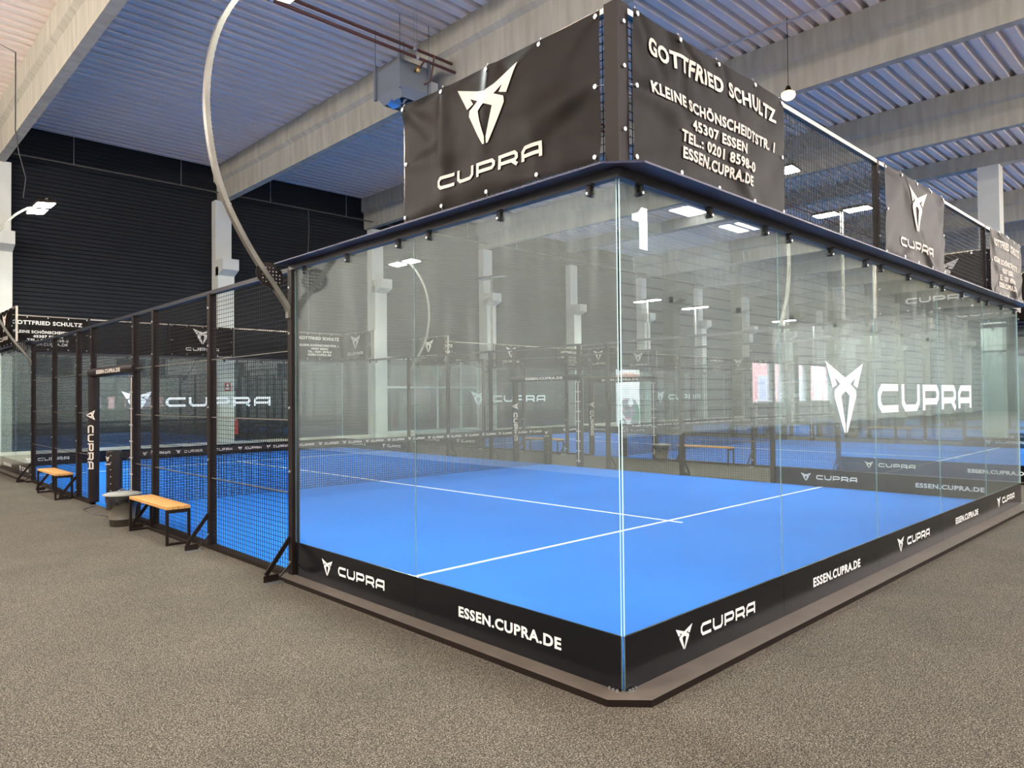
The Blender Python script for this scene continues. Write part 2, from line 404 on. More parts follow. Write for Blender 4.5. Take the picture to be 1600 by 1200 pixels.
# outside: street and pink building
mb = MB().box(HX0-20, HX1+20, -40, HY0-.3, ZF-.3, ZF-.1); struct(mb.build('floor_outside', M_street))
mb = MB().box(HX0-10, HX1+20, -27, -26, ZF-.1, 9)
fac = mb.build('town_house_row', [M_facade, M_white, M_darkglass], origin=(20, -26, 0))
tag(fac, 'pink rendered house front with white window surrounds outside the front windows', 'building')
for k in range(24):
    x = HX0+k*3.6
    mb = MB().box(x, x+1.5, -26, -25.9, 1.2, 3.3, 0).box(x+.2, x+.7, -25.9, -25.87, 1.4, 3.1, 1).box(x+.8, x+1.3, -25.9, -25.87, 1.4, 3.1, 1)
    mb.build('window', [M_white, M_lilac], fac)

# glazed section in the back wall between the third and fourth column
mb = MB(); y0, y1 = HY1-.10, HY1-.02
for z in (.30, 2.12, 3.3): mb.box(13.0, 18.0, y0, y1, z, z+.09)
for x in (13.0, 15.6, 16.9, 17.91): mb.box(x, x+.09, y0, y1, .39, 3.3)
struct(mb.build('window_100', M_winframe))
mb = MB().box(13.09, 17.91, HY1-.05, HY1-.03, .39, 3.3); struct(mb.build('window_101', M_darkglass))

# ------------------------------------------------------------------ one padel court, built at x 0..10, y 0..20, then copied
def fold(a, b, p, q, s_, wd, am):
    # one soft crease running from an eyelet p towards q
    dx, dy = q[0]-p[0], q[1]-p[1]; L = math.hypot(dx, dy); t_ = ((a-p[0])*dx+(b-p[1])*dy)/L/L
    d = ((a-p[0])*-dy+(b-p[1])*dx)/L; k = max(0, min(1, 1-abs(t_-.3)*1.1)); w2 = wd*(1.2+1.4*max(0, t_))
    return am*k*math.exp(-(d/w2)**2)
def WR(seed, amp):
    rnd = random.Random(seed*13); fs = []
    for p in [(.03, .87), (.5, .87), (1.0, .87), (1.45, .87), (1.9, .87), (.03, .45), (1.9, .45), (.5, .03), (1.45, .03), (1.9, .03), (.03, .03)]:
        for _ in range(2):
            ang = math.atan2(.45-p[1], .96-p[0])+rnd.uniform(-.9, .9)
            if rnd.random() < .75: fs.append((p, (p[0]+.75*math.cos(ang), p[1]+.75*math.sin(ang)), rnd.uniform(.035, .065), rnd.choice((1, 1, -.5))*rnd.uniform(.012, .022)))
    return lambda a, b: .004+amp*(math.sin(a*3.1+seed+b*2.2)*.5+math.sin(b*5.3-a*2.1+seed*2)*.35+.8)+max(-.012, sum(fold(a, b, p, q, 0, wd, am) for p, q, wd, am in fs))
_unused = lambda seed, amp: (lambda a, b: amp*(math.sin(a*3.1+seed+b*2.2)*.5+math.sin(b*6.3-a*2.1+seed*2)*.35+math.sin((a+b)*7.7+seed)*.25+.7))
U_F, U_S, Z_ = (1,0,0), (0,-1,0), (0,0,1)
N_F, N_S = (0,-1,0), (-1,0,0)
_bcache = {}
def banner(kind, O, side, w_, label, group, seed=1):
    """cloth banner hung at z 3.07..3.97; O is its lower left corner seen from outside"""
    U, N = (U_F, N_F) if side == 'front' else (U_S, N_S)
    key = (kind, side, round(w_, 2), seed)
    t = thing('sponsor_banner', label, 'banner', O, group)
    if key in _bcache:
        for src in _bcache[key]:
            c = src.copy(); C.objects.link(c); c.parent = t
        return t
    h_ = .90; wr = WR(seed, .012); mb = MB()
    put(mb, rectsheet(w_, h_, 84, 40), O, U, Z_, N, 0, .0, wr); mb.sm = [True]*len(mb.f)
    sc = w_/1.92
    if kind == 'address':
        lines = [('GOTTFRIED SCHULTZ', 1.64, .105, .735), ('KLEINE SCHÖNSCHEIDTSTR. 1', 1.58, .073, .49), ('45307 ESSEN', .69, .07, .375),
                 ('TEL.: 0201 8598-0', .97, .07, .272), ('ESSEN.CUPRA.DE', .92, .073, .168)]
        VFs = [place(*text2(s_, a*sc, b), w_/2, z) for s_, a, b, z in lines]
    else:
        VFs = [place(*emblem(.60*sc, .46), w_/2, .59), place(*wordmark(1.03*sc, .095), w_/2, .195)]
    for VF in VFs: put(mb, finecut(*VF, w_/84), O, U, Z_, N, 1, .008, wr)
    cl = mb.build('cloth', [M_pvc, M_print], t)
    els = []; Uv, Zv, Nv, Ov = Vector(U), Vector(Z_), Vector(N), Vector(O)
    for a, b in [(w_*k/4+(.03 if k == 0 else -.03 if k == 4 else 0), zz) for k in range(5) for zz in (.03, h_-.03)]+[(.03, h_/2), (w_-.03, h_/2)]:
        c = Ov+Uv*a+Zv*b+Nv*(wr(a, b)+.006)
        me = MB(); me.tube([c-Nv*.006, c+Nv*.004], .014, 8, 0)
        c2 = c+Zv*(.05 if b > h_/2+.1 else -.05 if b < h_/2-.1 else 0)+Uv*(0 if abs(b-h_/2) > .1 else (.05 if a > w_/2 else -.05))
        me.tube([c, c2-Nv*.02], .003, 4, 0); els.append(me.build('eyelet', M_bolt, t))
    _bcache[key] = [cl]+els
    return t

def wires(a0, a1, z0, z1, plane, c, pitch=.05, r=.002):
    """welded mesh panel in a vertical plane"""
    mb = MB(); n1 = int(round((a1-a0)/pitch)); n2 = int(round((z1-z0)/pitch))
    for i in range(n1+1):
        a = a0+(a1-a0)*i/n1
        if plane == 'x': mb.box(c-r, c+r, a-r, a+r, z0, z1)
        else: mb.box(a-r, a+r, c-r, c+r, z0, z1)
    for j in range(n2+1):
        z = z0+(z1-z0)*j/n2
        if plane == 'x': mb.box(c+r, c+3*r, a0, a1, z-r, z+r)
        else: mb.box(a0, a1, c+r, c+3*r, z-r, z+r)
    return mb

NAMES = ['the nearest court', 'the second court', 'the third court', 'the fourth court']

def build_surface():
    t = MB().box(.02, 9.98, .02, 19.98, ZF, 0)
    s_ = t.build('court_turf', M_turf, origin=(5, 10, ZF))
    for y in (3.05, 16.95): MB().box(.03, 9.97, y-.025, y+.025, 0, .004).build('court_line', M_line, s_)
    MB().box(4.975, 5.025, 2.83, 17.17, 0, .0045).build('court_line', M_line, s_)
    return s_

def ring(a, z0, z1, mi, mtop, end):
    mb = MB()
    """kerb / flange strips round the four glazed ends, with chamfered corners; a,c inner offset and outer offset"""
    ox, oy = .15, .18
    for sy_ in (end,):
        f = (lambda x, y: (x, y)) if sy_ == 0 else (lambda x, y: (x, 20-y))
        left = [(-a, 4.1), (-ox, 4.1), (-ox, 0), (.02, -oy), (.02, -a), (-a, -a)]
        right = [(10+a, 4.1), (10+ox, 4.1), (10+ox, 0), (9.98, -oy), (9.98, -a), (10+a, -a)]
        mid = [(.02, -a), (.02, -oy), (9.98, -oy), (9.98, -a)]
        for poly in (left, mid, right):
            p = [f(x, y) for x, y in poly]
            ar = sum(p[i][0]*p[(i+1) % len(p)][1]-p[(i+1) % len(p)][0]*p[i][1] for i in range(len(p)))
            if ar < 0: p = p[::-1]
            mb.prism(p, z0, z1, mi, mtop)
    return mb

def build_cage():
    t = thing('court_cage', '', 'court enclosure', (5, 10, ZF))
    # kerb
    for e in (0, 1): ring(-.03, ZF, 0, 0, 1, e).build('kerb', [M_black, M_kerb], t)
    for x in (0, 10):
        for y0, y1 in ((4.1, 8.9), (11.2, 15.9)):
            MB().box(x-.05, x+.05, y0, y1, ZF, .004, 0).build('kerb', M_black, t)
    for sx in (-1, 1):
        mb = MB()
        for k in range(3):
            d = .03+.028*k; q = (-.022, d, .0) if sx < 0 else (d, -.022, .0)
            mb.tube([(q[0], q[1], 0), (q[0], q[1], .012)], .008, 8)
        mb.build('corner_bolt_row', M_bolt, t)
    # top flange and tube over the glass
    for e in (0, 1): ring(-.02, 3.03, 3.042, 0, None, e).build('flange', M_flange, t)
    for y in (0, 20): MB().box(-.03, 10.03, y-.03, y+.03, 2.975, 3.03).build('top_beam', M_dark, t)
    for x in (0, 10):
        for y0, y1 in ((.03, 4.04), (15.96, 19.97)): MB().box(x-.03, x+.03, y0, y1, 2.975, 3.03).build('top_beam', M_dark, t)
        MB().box(x-.035, x+.035, 4.04, 15.96, 2.955, 3.0).build('top_rail', M_dark, t)
    # glass panels: each with its printed strip and clamps
    G = .005; gp = .0015
    def pane(axis, c, a0, a1, strip, facedir):
        mb = MB()
        if axis == 'y': mb.box(a0+gp, a1-gp, c-G, c+G, .002, 2.975)
        else: mb.box(c-G, c+G, a0+gp, a1-gp, .002, 2.975)
        # faces on the broad sides are glass, the narrow ones glass edge
        big = (2, 3) if axis == 'y' else (4, 5)
        mb.m = [0 if i in big else 1 for i in range(6)]
        ends = (4, 5) if axis == 'y' else (2, 3)
        if a0 < .1: mb.m[ends[0]] = 2
        if a1 > 9.9 and (axis == 'y' or a1 > 19.9): mb.m[ends[1]] = 2
        p = mb.build('glass_panel', [M_glass, M_gedge, M_gcorner], t)
        mb = MB(); q = G+.0025
        if axis == 'y': mb.box(a0+gp, a1-gp, c-q, c+q, .0, .315); O, U, N = (a0, c-q, 0), U_F, N_F
        else: mb.box(c-q, c+q, a0+gp, a1-gp, .0, .315); O, U, N = (c-q, a1, 0), U_S, N_S
        L = a1-a0
        if strip == 'url': VFs = [place(*text2('ESSEN.CUPRA.DE', 1.0, .074), L/2+.03, .163)]
        else: VFs = [place(*emblem(.19, .143), .61, .166), place(*wordmark(.73, .082), 1.17, .170)]
        for VF in VFs: put(mb, VF, O, U, Z_, N, 1, .001)
        mb.build('printed_strip', [M_foil, M_foiltxt], p)
        for a in (a0+.2, (a0+a1)/2, a1-.2):
            mb = MB(); s_ = -1 if (c < 5) else 1
            def bb(da0, da1, d0, d1, z0, z1):
                lo, hi = sorted((c+s_*d0, c+s_*d1))
                if axis == 'y': mb.box(a+da0, a+da1, lo, hi, z0, z1)
                else: mb.box(lo, hi, a+da0, a+da1, z0, z1)
            bb(-.018, .018, .008, .020, 2.925, 2.985); bb(-.018, .018, -.020, -.008, 2.935, 2.985)
            bb(-.05, -.012, .012, .05, 2.968, 2.976)
            cpt = Vector((a, c, 2.925)) if axis == 'y' else Vector((c, a, 2.925))
            nv = Vector((0, s_, 0)) if axis == 'y' else Vector((s_, 0, 0))
            mb.tube([cpt-nv*.024, cpt+nv*.024], .018, 10); mb.tube([cpt+nv*.024, cpt+nv*.032], .009, 8, 1)
            mb.build('clamp', [M_rubber, M_bolt], p)
        return p
    for y in (0, 20):
        for i in range(5): pane('y', y, 2*i+(.01 if i == 0 else 0), 2*i+2-(.01 if i == 4 else 0), 'logo' if i % 2 == 0 else 'url', 0)
    for x in (0, 10):
        for k, (a0, a1) in enumerate(((.01, 2), (2, 3.96), (16.04, 18), (18, 19.99))):
            pane('x', x, a0, a1, 'url' if k in (0, 3) else 'logo', 0)
    # big frosted emblem and wordmark on both end walls
    for y in (0, 20):
        mb = MB(); put(mb, emblem(.84, .63), (3.26, y-.007, 1.675), U_F, Z_, N_F, 0, .002); mb.build('frosted_emblem', M_decal, t)
        mb = MB(); put(mb, wordmark(3.27, .285), (5.68, y-.007, 1.660), U_F, Z_, N_F, 0, .002); mb.build('frosted_wordmark', M_decal, t)
    # posts of the glass ends and upper fence
    PW = .035
    for y in (0, 20):
        for x in (0, 2.02, 4.12, 6.06, 8.12, 10.0):
            w2 = .05 if x in (0, 10.0) else .026
            mb = MB().box(x-w2, x+w2, y-w2, y+w2, 3.03, 4.0)
            s_ = -1 if y == 0 else 1
            for z in (3.25, 3.62, 3.88): mb.tube([(x, y+s_*w2, z), (x, y+s_*(w2+.012), z)], .012, 8, 1)
            mb.build('upper_post', [M_black, M_bolt], t)
        MB().box(-.04, 10.04, y-.025, y+.025, 3.965, 4.0).build('upper_rail', M_rail, t)
        for x0, x1 in ((0, 2), (2, 4.1), (4.1, 6.05), (6.05, 8.1), (8.1, 10)):
            wires(x0+.05, x1-.03, 3.05, 3.96, 'y', y).build('upper_wire_mesh', M_wire, t)
    for x in (0, 10):
        for y0, y1, ye in ((.05, 2.07, 2.07), (17.93, 19.95, 17.93)):
            wires(y0, y1, 3.05, 3.96, 'x', x).build('upper_wire_mesh', M_wire, t)
            MB().box(x-.025, x+.025, y0, y1, 3.965, 4.0).build('upper_rail', M_rail, t)
            MB().box(x-.022, x+.022, ye-.022, ye+.022, 3.03, 4.0).build('upper_post', [M_rail], t)
    # side fence
    for x in (0, 10):
        so = -1 if x == 0 else 1
        for y in (4.0, 6.05, 8.05, 8.93, 11.2, 12.15, 14.03, 16.0):
            mb = MB().box(x-.04, x+.04, y-.04, y+.04, ZF, 2.97)
            for z in (.12, 1.0, 1.62, 2.35, 2.8): mb.tube([(x+so*.04, y, z), (x+so*.052, y, z)], .012, 8, 1)
            mb.build('post', [M_black, M_bolt], t)
            if y in (8.93, 11.2): continue
            # flat-bar brace with foot
            mb = MB()
            mb.bar((x+so*.04, y, .36), (x+so*.29, y, .03), .045, .014, side=(0,1,0))
            mb.bar((x+so*.31, y, ZF+.035), (x+so*.16, y, ZF+.035), .014, .07)
            mb.bar((x+so*.16, y, ZF+.03), (x+so*.04, y, .10), .012, .02, side=(0,1,0))
            mb.bar((x+so*.32, y-.05, ZF+.004), (x+so*.14, y-.05, ZF+.004), .08, .008, 1)
            mb.build('brace', [M_black, M_bolt], t)
        for y0, y1, z0, z1 in ((4.04, 6.01, .02, 2.95), (6.09, 8.01, .02, 2.95), (8.09, 8.89, .02, 2.95), (8.97, 11.16, 2.26, 2.95),
                               (11.24, 12.11, .02, 2.95), (12.19, 13.99, .02, 2.95), (14.07, 15.96, .02, 2.95)):
            p = wires(y0, y1, z0, z1, 'x', x).build('wire_mesh', M_wire, t)
            mb = MB()
            for z in (2.18, 1.5, .785):
                if z > z0: mb.tube([(x+so*.014, y0, z), (x+so*.014, y1, z)], .007, 6)
            if mb.v: mb.build('stiffener_rod', M_mast, p)
        # gateway padding
        mb = MB()
        mb.tube([(x+so*.0, 8.86, 2.185), (x+so*.0, 11.28, 2.185)], .078, 16, 0)
        if x == 0 or True:
            put(mb, text2('ESSEN.CUPRA.DE', 1.3, .06), (x-.08, 10.05, 2.185), U_S, Z_, N_S, 1, .002)
        mb.build('header_pad', [M_pad, M_print], t)
        mb = MB(); mb.tube([(x, 11.17, 0.0), (x, 11.17, 2.11)], .085, 16, 0)
        VF = join2([place(*emblem(.17, .15), -.49, 0), place(*wordmark(.74, .10), .05, 0)])
        # text runs downwards along the pad: u = -z, v = +y side
        put(mb, ([(a, b) for a, b in VF[0]], VF[1]), (x-.0615, 11.17-.0615, .98), (0,0,-1), (.7071,-.7071,0), (-.7071,-.7071,0), 1, .002)
        mb.build('post_pad', [M_pad, M_print], t)
        mb = MB(); mb.box(x-.055, x+.055, 8.86, 8.99, 0.0, 2.13, 0)
        for k in range(9):
            z = .15+k*.24; mb.tube([(x-.055, 8.97, z), (x-.07, 8.97, z)], .012, 8, 1); mb.tube([(x-.055, 8.87, z), (x-.07, 8.87, z)], .012, 8, 1)
            mb.tube([(x-.062, 8.97, z), (x-.062, 8.87, z)], .004, 5, 1)
        mb.box(x-.064, x-.055, 8.905, 8.93, .1, 2.05, 2)
        mb.build('laced_pad', [M_pad, M_bolt, M_lace], t)
    return t

def build_net():
    t = thing('court_net', '', 'net', (5, 10, 0))
    wires(.12, 9.88, .02, .82, 'y', 10, .045, .0034).build('net_mesh', M_wire, t)
    mb = MB().box(.10, 9.90, 9.992, 10.008, .80, .895)
    for k in range(18):
        x = .45+k*.525
        put(mb, emblem(.085, .062), (x, 9.992, .847), U_F, Z_, N_F, 1, .002)
        put(mb, wordmark(.30, .042), (x+.24, 9.992, .845), U_F, Z_, N_F, 1, .002)
    mb.build('top_tape', [M_pad, M_print], t)
    for x in (0, 10):
        mb = MB(); mb.lathe((x, 10, 0.0), [(.11, 0), (.11, .90), (.105, .925), (.0, .93)], 24)
        for k in range(8): mb.tube([(x-.105*math.cos(.9), 10-.105*math.sin(.9), .08+k*.11), (x-.125*math.cos(.9), 10-.125*math.sin(.9), .08+k*.11)], .006, 6, 1)
        put(mb, emblem(.09, .075), (x-.102, 9.955, .80), (.41,-.912,0), Z_, (-.912,-.41,0), 1, .004); put(mb, wordmark(.12, .022), (x-.102, 9.955, .715), (.41,-.912,0), Z_, (-.912,-.41,0), 1, .004)
        mb.build('padded_net_post', [M_pad, M_print], t)
    return t

def lamp_pair(t, cx, cy_, cz, tilt):
    mb = MB().bar((cx, cy_-.62, cz), (cx, cy_+.62, cz), .04, .04); mb.build('crossbar', M_mast, t)
    for k, dy in enumerate((-.36, .36)):
        ct, st = math.cos(tilt), math.sin(tilt)
        def P3(a, b, c): # a across (x), b along y, c up
            return (cx+a*ct+c*st, cy_+dy+b, cz-.06-a*st+c*ct)
        def bx(mb, a0, a1, b0, b1, c0, c1, mi=0):
            vs = [P3(a, b, c) for c in (c0, c1) for b in (b0, b1) for a in (a0, a1)]
            mb.add(vs, [(0,2,3,1), (4,5,7,6), (0,1,5,4), (2,6,7,3), (0,4,6,2), (1,3,7,5)], mi)
        mb = MB(); bx(mb, -.18, .18, -.27, .27, -.02, .015)
        for q in range(11): bx(mb, -.16, .16, -.25+q*.049, -.238+q*.049, .015, .05)
        bx(mb, -.03, .03, -.05, .05, .02, .08)
        h = mb.build('lamp_head', M_black, t)
        mb = MB(); bx(mb, -.16, .16, -.25, .25, -.03, -.021)
        mb.build('lens', M_lens, h)

def curved_mast(x, y, label, with_racket=True):
    so = -1 if x < 5 else 1
    t = thing('floodlight_mast', label, 'floodlight', (x, y, 2.5), 'curved floodlight masts of the nearest court')
    ctrl = [(.045, 2.50), (.06, 2.60), (.20, 2.80), (.35, 3.0), (.50, 3.23), (.66, 3.53), (.76, 3.82), (.82, 4.15), (.84, 4.45), (.81, 4.8), (.72, 5.15), (.56, 5.47), (.36, 5.74), (.10, 5.95), (-.12, 6.03)]
    pts = []
    for i in range(len(ctrl)-1):
        p0, p1, p2, p3 = [Vector(ctrl[max(0, min(len(ctrl)-1, i+k))]) for k in (-1, 0, 1, 2)]
        for q in range(4):
            u = q/4; pts.append(.5*((2*p1)+(-p0+p2)*u+(2*p0-5*p1+4*p2-p3)*u*u+(-p0+3*p1-3*p2+p3)*u**3))
    pts.append(Vector(ctrl[-1]))
    MB().tube([(x+so*p.x, y, p.y) for p in pts], 0, rect=(.045, .06), side=(0, 1, 0)).build('mast_tube', M_mast, t)
    lamp_pair(t, x-so*.12, y, 6.06, .10*so)
    # racket-shaped gusset plate between mast and post
    mb = MB(); c = (.235, 2.895); s_ = .0085; th = .006; cells = set()
    for i in range(-24, 40):
        for j in range(-40, 24):
            a, b = i*s_, j*s_
            # head: ellipse tilted
            ra, rb = a*.90+b*.43, -a*.43+b*.90
            inh = (ra/.145)**2+(rb/.115)**2 < 1
            hole = (i % 4 in (0, 1)) and (j % 4 in (0, 1)) and (ra/.115)**2+(rb/.088)**2 < 1
            thr = False
            for (q0, q1) in (((-.07, -.09), (-.13, -.18)), ((.0, -.115), (-.13, -.18)), ((-.13, -.18), (-.175, -.25))):
                q0, q1 = Vector(q0), Vector(q1); pv = Vector((a, b)); tt = max(0, min(1, (pv-q0).dot(q1-q0)/(q1-q0).length_squared))
                if (pv-(q0+(q1-q0)*tt)).length < .011: thr = True
            if (inh and not hole) or thr: cells.add((i, j))
    for i, j in cells:
        a, b = c[0]+i*s_, c[1]+j*s_
        x0, x1 = sorted((x+so*(a), x+so*(a+s_)))
        mb.box(x0, x1, y-th/2, y+th/2, b, b+s_)
    for i in range(-24, 40, 4):
        for j in range(-40, 24, 4):
            a, b = (i+1)*s_, (j+1)*s_; ra, rb = a*.90+b*.43, -a*.43+b*.90
            if (ra/.115)**2+(rb/.088)**2 < 1: mb.tube([(x+so*(c[0]+a), y-.003, c[1]+b), (x+so*(c[0]+a), y-.0045, c[1]+b)], .0055, 6, 1)  # pale discs painted in as glints on the hole rims
    mb.build('racket_gusset', [M_black, M_alu], t)
    return t

def straight_mast(x, y, label):
    t = thing('floodlight_mast', label, 'floodlight', (x, y, 2.45), 'straight floodlight masts between the courts')
    so = -1 if x < 5 else 1
    ox = x+(.42 if x < 5 else -.30)*1.0
    MB().tube([(x+.045, y, 2.30), (x+.05, y, 2.55), (ox, y, 2.75), (ox, y, 3.1), (ox, y, 5.95)], .035, 10).build('mast_tube', M_mast, t)
    lamp_pair(t, ox, y, 5.98, 0.0)
    return t

def bench_at(x, y0, y1, label, group):
    t = thing('bench', label, 'bench', (x-.2, (y0+y1)/2, ZF), group)
    xa, xb = x-.36, x-.075
    for k in range(4):
        w_ = (xb-xa)/4; MB().box(xa+k*w_+.003, xa+(k+1)*w_-.003, y0, y1, .39, .425).build('seat_slat', M_wood, t)
    for xx in (xa+.015, xb-.015):
        for yy in (y0+.015, y1-.015): MB().box(xx-.015, xx+.015, yy-.015, yy+.015, ZF, .39).build('leg', M_black, t)
    mb = MB()
    for yy in (y0+.015, y1-.015): mb.box(xa+.03, xb-.03, yy-.015, yy+.015, .345, .389); mb.box(xa+.03, xb-.03, yy-.015, yy+.015, ZF+.002, ZF+.03)
    mb.box(xb-.06, xb-.035, y0+.03, y1-.03, ZF+.002, ZF+.028); mb.box(xb-.06, xb-.035, y0+.03, y1-.03, .365, .389)
    mb.build('frame', M_black, t)
    return t
def bin_at(x, y, label):
    t = thing('waste_bin', label, 'bin', (x, y, ZF))
    MB().lathe((x, y, ZF), [(.135, 0), (.15, .01), (.158, .09), (.163, .092), (.163, .105), (.16, .108), (.19, .40), (.205, .405), (.205, .42), (.19, .42)], 32).build('body', M_bin, t)
    mb = MB(); vs = []; n = 48
    for k in range(n):
        a = 2*PI*k/n; d = .035*math.sin(a*3+.7)+.02*math.sin(a*7)
        for r, z in ((.206, .425), (.212, .40), (.202+.006*math.sin(a*11), .35), (.190, .30+d)): vs.append((x+r*math.cos(a), y+r*math.sin(a), ZF+z))
    mb.add(vs, [(k*4+i, ((k+1) % n)*4+i, ((k+1) % n)*4+i+1, k*4+i+1) for k in range(n) for i in range(3)], 0, True)
    mb.build('bin_bag', M_bag, t)
    ld = MB().lathe((x, y, ZF), [(.235, .425), (.245, .43), (.245, .445), (.20, .46), (.08, .475), (.0, .476)], 36).build('lid', M_lid, t)
    MB().tube([(x+.055*math.cos(a)*1.3, y+.055*math.cos(a)*1.0, ZF+.47+.035*math.sin(a)) for a in [PI*k/10 for k in range(11)]], .007, 8).build('handle', M_lid, ld)
    return t

BAN = [ # kind, O, side, width, where, group
 ('address', (.062, -.055, 3.075), 'front', 1.93, 'high at the front left corner of %s'),
 ('logo', (4.17, -.055, 3.075), 'front', 1.85, 'high in the middle of the front fence of %s'),
 ('address', (8.17, -.055, 3.075), 'front', 1.80, 'high at the right end of the front fence of %s'),
 ('logo', (-.055, 2.03, 3.075), 'side', 1.96, 'on the left side at the front corner of %s'),
 ('logo', (9.94, 1.99, 3.075), 'side', 1.90, 'on the right side at the front corner of %s'),
 ('address', (.08, 19.94, 3.075), 'front', 1.90, 'high at the left end of the rear fence of %s'),
 ('logo', (4.17, 19.94, 3.075), 'front', 1.85, 'high in the middle of the rear fence of %s'),
 ('address', (8.17, 19.94, 3.075), 'front', 1.80, 'high at the right end of the rear fence of %s'),
 ('logo', (-.055, 19.93, 3.075), 'side', 1.90, 'on the left side at the rear corner of %s'),
 ('logo', (9.94, 19.93, 3.075), 'side', 1.90, 'on the right side at the rear corner of %s'),
]
SP = 13.15
surf0, cage0, net0 = build_surface(), build_cage(), build_net()
straight0 = None
for ci in range(4):
    dx = SP*ci; nm = NAMES[ci]
    s_ = surf0 if ci == 0 else copy_tree(surf0); g_ = cage0 if ci == 0 else copy_tree(cage0); n_ = net0 if ci == 0 else copy_tree(net0)
    for o in (s_, g_, n_):
        if ci: o.location.x += dx
    tag(s_, 'bright blue artificial turf with white lines on %s' % nm, 'turf', 'blue padel court surfaces')
    tag(g_, 'black steel and glass padel enclosure round %s' % nm, 'court enclosure', 'padel court enclosures')
    tag(n_, 'low black net with white printed tape across %s' % nm, 'net', 'padel nets')
    for k, (kind, O, side, w_, where) in enumerate(BAN):
        lab = ('black address banner ' if kind == 'address' else 'black emblem banner ')+where % nm
        banner(kind, (O[0]+dx, O[1], O[2]), side, w_, lab, 'black banners on the upper fences', seed=1+k % 5)
    for x in (0, 10):
        for y in (4, 16):
            sd = 'left' if x == 0 else 'right'; fr = 'front' if y == 4 else 'rear'
            if ci == 0: curved_mast(x, y, 'curved grey floodlight mast at the %s %s of the nearest court' % (fr, sd))
            else:
                src = globals().get('_sm%d' % x)
                lab = 'straight floodlight mast with two lamps at the %s %s of %s' % (fr, sd, nm)
                if src is None: src = straight_mast(x, 4, lab); globals()['_sm%d' % x] = src; o = src
                else: o = copy_tree(src)
                o.location = (x+dx, y, 2.45); o['label'] = lab
                if ci == 1 and x == 0 and y == 16:
                    for h in o.children:
                        for q in h.children: q.material_slots[0].link = 'OBJECT'; q.material_slots[0].material = M_alu
    if ci == 0:
        be0 = bench_at(0, 6.52, 7.96, '', 'pine benches beside the courts'); bi0 = bin_at(-.29, 8.52, '')
    benches = [(be0, 0)] if ci == 0 else [(copy_tree(be0), 0)]
    benches.append((copy_tree(be0), 5.70))
    for q, (o, dy) in enumerate(benches):
        o.location = (-.2+dx, 7.24+dy, ZF)
        o['label'] = 'pine bench on black frame left of %s, %s its gateway' % (nm, 'before' if q == 0 else 'beyond')
    o = bi0 if ci == 0 else copy_tree(bi0); o.location = (-.29+dx, 8.52, ZF)
    o['label'] = 'taupe waste bin with grey lid and black bag beside the gateway of %s' % nm; o['group'] = 'waste bins by the gateways'
# court number on the glass of the nearest court
mb = MB(); put(mb, one_digit(.155, .255), (.20, -.007, 2.715), U_F, Z_, N_F, 0, .002)
p = mb.build('court_number', M_decal, cage0)

# ------------------------------------------------------------------ hanging things under the roof
def pendant(x, y, z, label, lens=None, k=1.0):
    t = thing('hanging_lamp', label, 'lamp', (x, y, z), 'hanging high bay lamps')
    MB().lathe((x, y, z), [(r*k, q*k) for r, q in ((.0, .24), (.05, .24), (.08, .18), (.10, .12), (.10, .05))], 24).build('housing', M_black, t)
    MB().lathe((x, y, z), [(r*k, q*k) for r, q in ((.10, .06), (.21, .0), (.23, -.08), (.20, -.16), (.12, -.22), (.0, -.24))], 24).build('lens', lens or M_fill, t)
    MB().tube([(x, y, z+.20*k), (x, y, ZC)], .008, 6).build('suspension_cable', M_cable, t)
    return t
pendant(11.15, 4.1, 8.0, 'glowing warm high bay lamp hanging above the right end of the nearest court', M_amber, .62)
for k in range(5): pendant(-6.2, -2+5.3*k, 7.4, 'added fill lamp in the left aisle, %s' % ['nearest the front wall', 'beside the front corner of the nearest court', 'beside the gateway', 'beyond the gateway', 'nearest the back wall'][k])  # unseen lamps added to brighten the ceiling and left side
for k, nm in enumerate(['left end of the nearest court', 'right end of the nearest court', 'left end of the second court', 'right end of the second court', 'left end of the third court', 'right end of the third court', 'left end of the fourth court', 'right end of the fourth court']):
    pendant(2+6.6*k, -7.6, 7.4, 'added fill lamp over the front aisle before the %s' % nm)  # another unseen row, added to light the ceiling and front wall

t = thing('air_heater', 'grey ceiling fan heater hanging beside the concrete beam', 'heater', (5.45, 9.9, 7.95))
hx0, hx1, hy0, hy1 = 5.15, 5.85, 9.45, 10.35
mb = MB()
mb.box(hx0, hx1, hy0, hy1, 8.12, 8.66)
mb.add([(hx0, hy0, 8.12), (hx1, hy0, 8.12), (hx1, hy1, 8.12), (hx0, hy1, 8.12), (hx0+.12, hy0+.12, 7.94), (hx1-.12, hy0+.12, 7.94), (hx1-.12, hy1-.12, 7.94), (hx0+.12, hy1-.12, 7.94)],
       [(0,4,5,1), (1,5,6,2), (2,6,7,3), (3,7,4,0)])
mb.build('casing', M_heater, t)
for k in range(10):
    a = 2*PI*k/10; c = Vector((5.5, 9.9, 7.93)); d = Vector((math.cos(a), math.sin(a), 0)); e = Vector((-d.y, d.x, 0))
    mb = MB().add([c+d*.04-e*.01, c+d*.30-e*.07+Vector((0,0,-.02)), c+d*.30+e*.04+Vector((0,0,.03)), c+d*.04+e*.01, c+d*.04-e*.01+Vector((0,0,.006)), c+d*.30-e*.07+Vector((0,0,-.014)), c+d*.30+e*.04+Vector((0,0,.036)), c+d*.04+e*.01+Vector((0,0,.006))],
                  [(0,1,2,3), (7,6,5,4), (0,4,5,1), (1,5,6,2), (2,6,7,3), (3,7,4,0)]); mb.build('louver', M_blade, t)
